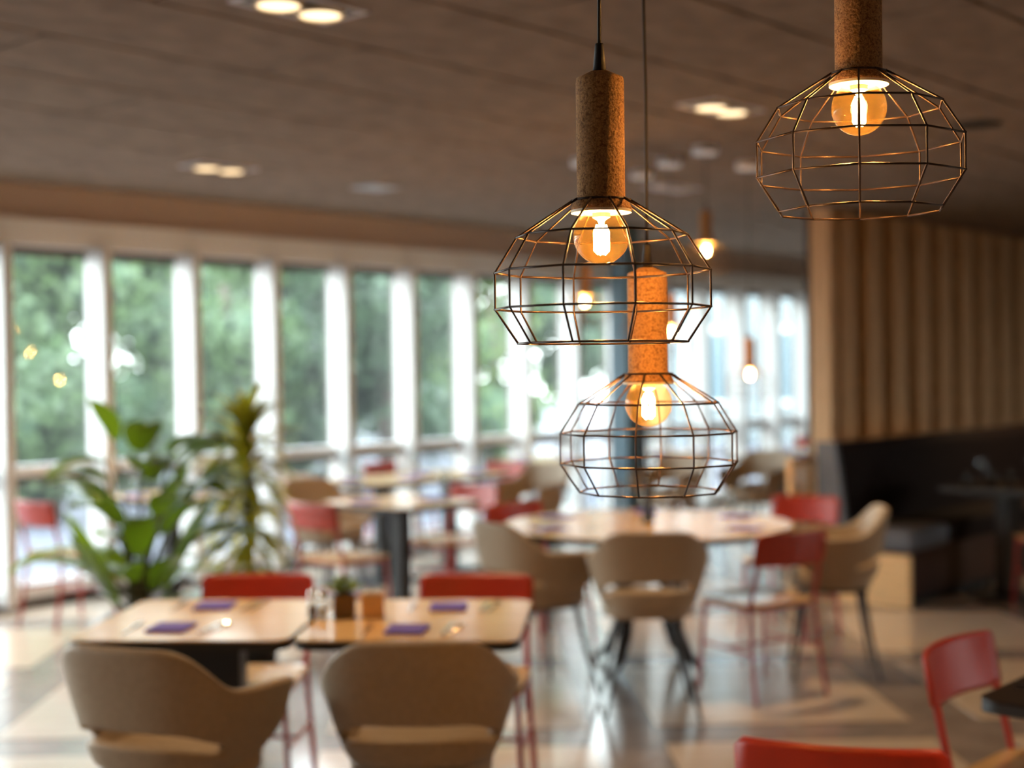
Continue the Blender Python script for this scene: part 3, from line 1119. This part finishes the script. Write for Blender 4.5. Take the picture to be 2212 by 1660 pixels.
P2 = thing('strap_leaf_plant', 'tall potted plant with arching yellow-green strap leaves on an upright stem', 'plant', (-1.43, 7.62, 0))
pot(P2, 0.15, 0.19, 0.36)
obj('stem', TB([(0, 0, 0.30), (0.01, 0.0, 0.8), (0.0, 0.01, 1.23)], [0.028, 0.024, 0.018], 8), 'stem', P2, True)
cnt = 0
for zc, n_, rise, ln in ((1.23, 12, 3.2, 0.30), (1.16, 14, 2.4, 0.32), (1.10, 18, 1.2, 0.34), (1.02, 18, 0.7, 0.34), (0.93, 18, 0.5, 0.32), (0.84, 18, 0.4, 0.30), (0.75, 16, 0.35, 0.30), (0.66, 16, 0.3, 0.30), (0.57, 14, 0.3, 0.28), (0.48, 12, 0.3, 0.26)):
    for q in range(n_):
        az = 2 * PI * q / n_ + rnd.uniform(-0.2, 0.2)
        bm = bmesh.new()
        blade(bm, (0.015 * math.cos(az), 0.015 * math.sin(az), zc + rnd.uniform(-0.05, 0.05)), (math.cos(az), math.sin(az), rise + rnd.uniform(-0.2, 0.3)), ln * rnd.uniform(0.8, 1.15), 0.046, 1.7, 7, 0.6)
        obj('leaf', bm, 'strapleaf', P2, True)


# ------------------------------------------------------------------ pendant lamps
def make_lamp():
    """origin at the plane of the porcelain disc under the cork"""
    r = thing('pendant_lamp', '', 'lamp')
    obj('cork_holder', LT([(0, 0.0), (0.0425, 0.0), (0.0425, 0.003), (0.0385, 0.012), (0.0335, 0.018), (0.0335, 0.178), (0.0325, 0.183), (0.014, 0.192), (0, 0.192)], 48), 'cork', r, True)
    me = r.children[0].data
    for p in me.polygons:
        p.use_smooth = abs(p.normal.z) < 0.3
    obj('porcelain_disc', LT([(0, -0.004), (0.042, -0.004), (0.0425, -0.0001), (0, -0.0001)], 48), 'collar', r)
    obj('strain_relief', LT([(0, 0.192), (0.0095, 0.192), (0.0062, 0.228), (0.0058, 0.231), (0, 0.231)], 20), 'cordm', r, True)
    # cage: ten ribs, five rings
    n = 10
    prof = [(0.0400, 0.014), (0.119, -0.036), (0.150, -0.085), (0.150, -0.136), (0.118, -0.184)]
    wr = 0.0016
    for k in range(n):
        a = 2 * PI * k / n
        obj('cage_rib', TB([(rr * math.cos(a), rr * math.sin(a), z) for rr, z in prof], wr, 6), 'cage', r, True)
    for rr, z in prof:
        bm = bmesh.new()
        for k in range(n):
            a, b = 2 * PI * k / n, 2 * PI * (k + 1) / n
            e = (1.0 + (0.0025 / max(rr, .05)))
            pa = Vector((rr * math.cos(a), rr * math.sin(a), z))
            pb = Vector((rr * math.cos(b), rr * math.sin(b), z))
            ex = (pb - pa).normalized() * 0.0018
            tube(bm, [pa - ex, pb + ex], wr, 6)
        obj('cage_ring', bm, 'cage', r, True)
    # bulb
    rb = 0.0393
    zc = -0.036
    prf = [(0.015, -0.0041)]
    a0 = math.asin(0.62)
    for k in range(0, 23):
        a = PI / 2 - math.radians(38) - (PI - math.radians(38)) * k / 22
        prf.append((max(0.0, rb * math.cos(a)), zc + rb * math.sin(a)))
    prf[0] = (0.0235, -0.0041)
    bulb = obj('bulb', LT(prf, 40), 'bulb', r, True)
    obj('screw_cap', LT([(0, -0.0041), (0.0125, -0.0041), (0.0125, -0.010), (0.006, -0.014), (0.003, -0.020), (0, -0.021)], 16), 'collar', bulb)
    bm = bmesh.new()
    for k in range(4):
        a = PI / 2 * k + 0.4
        tube(bm, [(0.0065 * math.cos(a), 0.0065 * math.sin(a), -0.020), (0.0085 * math.cos(a), 0.0085 * math.sin(a), -0.030), (0.0085 * math.cos(a), 0.0085 * math.sin(a), -0.056), (0.005 * math.cos(a), 0.005 * math.sin(a), -0.062)], [0.0012, 0.0034, 0.0034, 0.0010], 8)
    obj('filament', bm, 'filament', bulb)
    ld = bpy.data.lights.new('bulb_light', 'POINT')
    ld.energy = 9.0
    ld.color = (1.0, 0.54, 0.18)
    ld.shadow_soft_size = 0.013
    lo = bpy.data.objects.new('bulb_light', ld)
    C.objects.link(lo)
    lo.parent = bulb
    lo.location = (0, 0, -0.040)
    return r


lamp0 = make_lamp()


def cord_and_canopy(x, y, z, lamp, wob=0.0, ncord=8):
    top = 2.84
    pts = []
    h0 = z + 0.2311
    for k in range(ncord + 1):
        q = k / ncord
        pts.append((wob * math.sin(q * 9) * (1 - q) * q * 3, wob * 0.5 * math.sin(q * 7) * (1 - q) * q * 3, (h0 - z) + (top - 0.03 - h0) * q))
    c = obj('cord', TB(pts, 0.0028, 8), 'cordm', lamp, True)
    c2 = obj('canopy', LT([(0, top - z - 0.045), (0.072, top - z - 0.045), (0.075, top - z - 0.04), (0.075, top - z), (0, top - z)], 32), 'canopy', lamp, True)
    for p in c2.data.polygons:
        p.use_smooth = abs(p.normal.z) < 0.3
    for o in (c, c2):
        o.rotation_euler = (0, 0, 0)


lamps = [(0.127, 1.98, 1.779, math.radians(-5.2), 0.004, 'sharply focused cage pendant with cork holder, middle one of three near lamps'),
         (0.504, 2.05, 1.965, math.radians(4.2), 0.0, 'highest near cage pendant, its cork holder cut by the top edge'),
         (0.229, 2.39, 1.535, math.radians(4.5), 0.003, 'lowest near cage pendant, hanging just behind and below the middle one'),
         (1.138, 8.277, 2.275, 0.1, 0, 'far pendant hanging highest of the distant lamps, beside the middle near cage'),
         (0.984, 8.755, 1.815, 0.4, 0, 'far pendant glowing close beside the lower cork holder'),
         (1.496, 8.935, 1.545, 0.6, 0, 'far pendant hanging lowest and alone, before the bright windows'),
         (0.864, 9.295, 1.905, 0.2, 0, 'far pendant hidden behind the lowest near cork holder'),
         (0.452, 8.706, 2.005, 0.3, 0, 'far pendant glowing through the middle near cage')]
for i, (x, y, z, rz, wob, lb) in enumerate(lamps):
    if i == 0:
        lamp = lamp0
    else:
        lamp = copy_tree(lamp0_clean)
    if i == 0:
        # keep a clean copy as the source for the others
        lamp0_clean = lamp0
    lamp.location = (x, y, z)
    lamp.rotation_euler = (0, 0, rz)
    lamp['label'] = lb
    lamp['group'] = 'cork and wire cage pendant lamps'
all_lamps = [lamp0] + [o for o in C.objects if o.parent is None and o.name.startswith('pendant_lamp.')]
for lamp, (x, y, z, rz, wob, lb) in zip(all_lamps, lamps):
    cord_and_canopy(x, y, z, lamp, wob)


# ------------------------------------------------------------------ recessed fixtures
def downlight(s, t, label, on=True):
    r = thing('recessed_downlight', label, 'ceiling light', st(s, t, 2.84), WANG, 'twin recessed ceiling downlights')
    bm = bmesh.new()
    L_, W_, b_ = 0.22, 0.12, 0.018
    for lo, hi in (((-L_, -W_, -0.008), (L_, -W_ + b_, 0.002)), ((-L_, W_ - b_, -0.008), (L_, W_, 0.002)), ((-L_, -W_ + b_, -0.008), (-L_ + b_, W_ - b_, 0.002)), ((L_ - b_, -W_ + b_, -0.008), (L_, W_ - b_, 0.002))):
        box(bm, lo, hi)
    obj('frame', bm, 'fixgrey', r)
    obj('well', B((-L_ + b_, -W_ + b_, -0.003), (L_ - b_, W_ - b_, 0.001)), 'fixdark', r)
    for sx_ in (-1, 1):
        obj('reflector', LT([(0.082, -0.022), (0.085, -0.020), (0.085, -0.0031), (0.078, -0.0031), (0.074, -0.020)], 28, (sx_ * 0.095, 0, 0)), 'fixgrey' if not on else 'collar', r, True)
        obj('lens', LT([(0, -0.018), (0.073, -0.016), (0.0735, -0.004), (0, -0.004)], 28, (sx_ * 0.095, 0, 0)), 'spot' if on else 'fixgrey', r, True)
        if on:
            ld = bpy.data.lights.new('spot_light', 'SPOT')
            ld.energy = 60
            ld.color = (1.0, 0.66, 0.34)
            ld.spot_size = math.radians(95)
            ld.spot_blend = 0.8
            ld.shadow_soft_size = 0.06
            lo = bpy.data.objects.new('spot_light', ld)
            C.objects.link(lo)
            lo.parent = r
            lo.location = (sx_ * 0.095, 0, -0.03)


downlight(3.27, 4.925, 'large twin downlight cut by the top edge of the picture')
downlight(5.98, 4.91, 'twin downlight between the middle and the highest near pendant')
downlight(5.48, 1.54, 'small twin downlight above the window row near the bulkhead')
downlight(8.39, 2.93, 'unlit twin fixture behind the cluster of far pendants', False)
for s_, t_, w_ in ((0.57, 1.54, 'near the first window bays'), (2.9, 1.54, 'just outside the picture above the window row'), (0.57, 4.925, 'outside the picture between window row and aisle'),
                   (0.57, 8.3, 'outside the picture in front of the near pendants'), (3.27, 8.3, 'over the black table'), (5.98, 8.3, 'over the dark aisle'), (8.7, 8.3, 'over the aisle by the booths'), (3.27, 11.3, 'by the back wall'), (8.7, 11.3, 'by the far back wall')):
    downlight(s_, t_, 'added unseen fill downlight ' + w_)  # extra downlights out of view, invented to brighten the room
downlight(11.3, 4.6, 'distant twin downlight near the slatted partition')
o = wall_box('ceiling_vent', 6.72, 6.98, 1.38, 1.62, 2.83, 2.8399, 'vent', None)
tag(o, 'small flat blue-grey square vent in the ceiling by the window bulkhead', 'vent')
o = obj('ceiling_speaker', LT([(0, -0.012), (0.11, -0.012), (0.13, -0.006), (0.13, 0.0), (0, 0)], 28), 'fixdark')
o.location = (2.504, 7.624, 2.8399)
tag(o, 'dark round ceiling speaker behind the highest near pendant', 'speaker')

# ------------------------------------------------------------------ outdoors
bm = B((-40, 0.06, -0.25), (60, 70, -0.05))
o = obj('terrace_ground', bm, 'ground', mw=WM)
o['kind'] = 'structure'
bm = B((-6, 0.3, -0.0499), (19, 1.3, -0.02))
tag(obj('gravel_bed', bm, 'gravel', mw=WM), kind='structure')
PWM = thing('planter_wall', 'low red brick planter wall outside below the trees', 'wall', st(-2, -5.2), WANG)
bm0 = B((0.0, 0, 0), (0.99, 0.3, 0.25), 0.01)
pb = obj('coping_block', bm0, 'brickred', PWM)
for q in range(9):
    for zz in (0.0,):
        if q == 0 and zz == 0.0:
            continue
        c = pb.copy()
        C.objects.link(c)
        c.location = (q * 1.0, 0, zz)
pb.location = (0, 0, 0)
for c in PWM.children:
    c.location.z -= 0.05


def tree(x, y, h, r, zb, leafm, label, nleaf=5200, size=0.13):
    rr = random.Random(int(x * 100 + y * 10))
    root = thing('tree', label, 'tree', (x, y, -0.05), rr.uniform(0, 6), 'trees outside the windows')
    obj('trunk', TB([(0, 0, 0), (0.05, 0.02, h * 0.35), (-0.03, 0.05, h * 0.75)], [0.16, 0.12, 0.05], 10), 'bark', root, True)
    lobes = []
    for k in range(16):
        q = rr.random()
        z = zb + 0.3 + (h - zb - 0.6) * q
        rad = r * math.sqrt(max(0.1, 1 - ((q - 0.42) / 0.68) ** 2)) * 0.62
        a = rr.uniform(0, 2 * PI)
        d = rr.uniform(0.2, 1.0) * rad
        lobes.append((Vector((d * math.cos(a), d * math.sin(a), z)), rr.uniform(0.38, 0.62) * r))
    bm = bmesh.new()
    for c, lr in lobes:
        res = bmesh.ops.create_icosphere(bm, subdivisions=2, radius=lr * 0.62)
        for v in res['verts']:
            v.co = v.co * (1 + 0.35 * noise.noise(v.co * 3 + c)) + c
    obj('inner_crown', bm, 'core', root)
    verts, faces = [], []
    for k in range(nleaf):
        c, lr = lobes[rr.randrange(len(lobes))]
        d = Vector((rr.gauss(0, 1), rr.gauss(0, 1), rr.gauss(0, 1))).normalized()
        p = c + d * lr * rr.uniform(0.6, 1.12)
        u = Vector((rr.gauss(0, 1), rr.gauss(0, 1), rr.gauss(0, 1))).normalized()
        v = d.cross(u).normalized()
        u = (v.cross(d) + d * rr.uniform(-0.5, 0.5)).normalized()
        s_ = size * rr.uniform(0.6, 1.2)
        i0 = len(verts)
        verts += [p - v * s_ * 0.35, p + u * s_ * 0.8, p + v * s_ * 0.35, p - u * s_ * 0.8]
        faces.append((i0, i0 + 1, i0 + 2, i0 + 3))
    me = bpy.data.meshes.new('foliage')
    me.from_pydata([tuple(v) for v in verts], [], faces)
    me.materials.append(M[leafm])
    fo = bpy.data.objects.new('foliage', me)
    C.objects.link(fo)
    fo.parent = root
    fo['kind'] = 'stuff'


tree(-6.9, 18.8, 4.0, 1.6, 0.2, 'leafB', 'deep green tree outside, leftmost in the first window')
tree(-5.1, 15.6, 3.6, 1.2, 0.1, 'leafA', 'mid green tree outside behind the broad-leaf plant')
tree(-3.4, 21.0, 4.1, 1.5, 0.2, 'leafB', 'deep green tree outside, second window bay')
tree(-4.9, 19.2, 4.0, 1.5, 0.2, 'leafA', 'mid green tree outside behind the second window fin')
tree(-3.3, 16.6, 3.5, 1.1, 0.2, 'leafA', 'mid green tree outside behind the strap-leaf plant')
tree(-2.9, 22.8, 4.2, 1.5, 0.3, 'leafC', 'yellow-green tree outside, fourth window bay')
tree(-1.5, 17.4, 3.6, 1.15, 0.3, 'leafB', 'deep green tree outside above the joined window tables')
tree(-0.3, 21.3, 4.4, 1.4, 0.4, 'leafC', 'yellow-green tree outside, just left of the middle near cage')
tree(-11.0, 21.5, 4.6, 2.0, 0.3, 'leafA', 'mid green tree far outside beyond the leftmost window')
tree(0.9, 24.5, 5.0, 1.6, 0.9, 'leafB', 'deep green tree outside seen through the middle near cage')
tree(-5.8, 27.0, 5.0, 2.0, 0.3, 'leafC', 'yellow-green tree standing back behind the other trees')
tree(-1.9, 28.0, 5.0, 2.0, 0.5, 'leafA', 'mid green tree standing back behind the joined window tables')

# pale building beyond the far windows
FB = thing('apartment_building', 'pale building with rows of windows beyond the far glazing', 'building', (3.0, 30.0, -0.05), math.radians(-6))
obj('facade', B((0, 0, 0), (16, 6, 9)), 'facade', FB)
bm = B((-0.3, -0.3, 9.0001), (16.3, 6.3, 9.25))
obj('roof', bm, 'facade', FB)
wm = None
for zz in (0.8, 3.7, 6.6):
    for xx in range(8):
        if wm is None:
            bm = bmesh.new()
            for lo, hi in (((0, -0.06, 0), (0.06, -0.001, 1.6)), ((0.94, -0.06, 0), (1.0, -0.001, 1.6)), ((0.06, -0.06, 0), (0.94, -0.001, 0.06)), ((0.06, -0.06, 1.54), (0.94, -0.001, 1.6)), ((0.47, -0.06, 0.06), (0.53, -0.001, 1.54))):
                box(bm, lo, hi)
            wf = obj('window', bm, 'white', FB)
            wp = obj('pane', B((0.06, -0.03, 0.06), (0.94, -0.02, 1.54)), 'facglass', wf)
            wm = wf
        else:
            wf = copy_tree(wm, FB)
        wf.location = (0.6 + xx * 1.95, 0, zz)
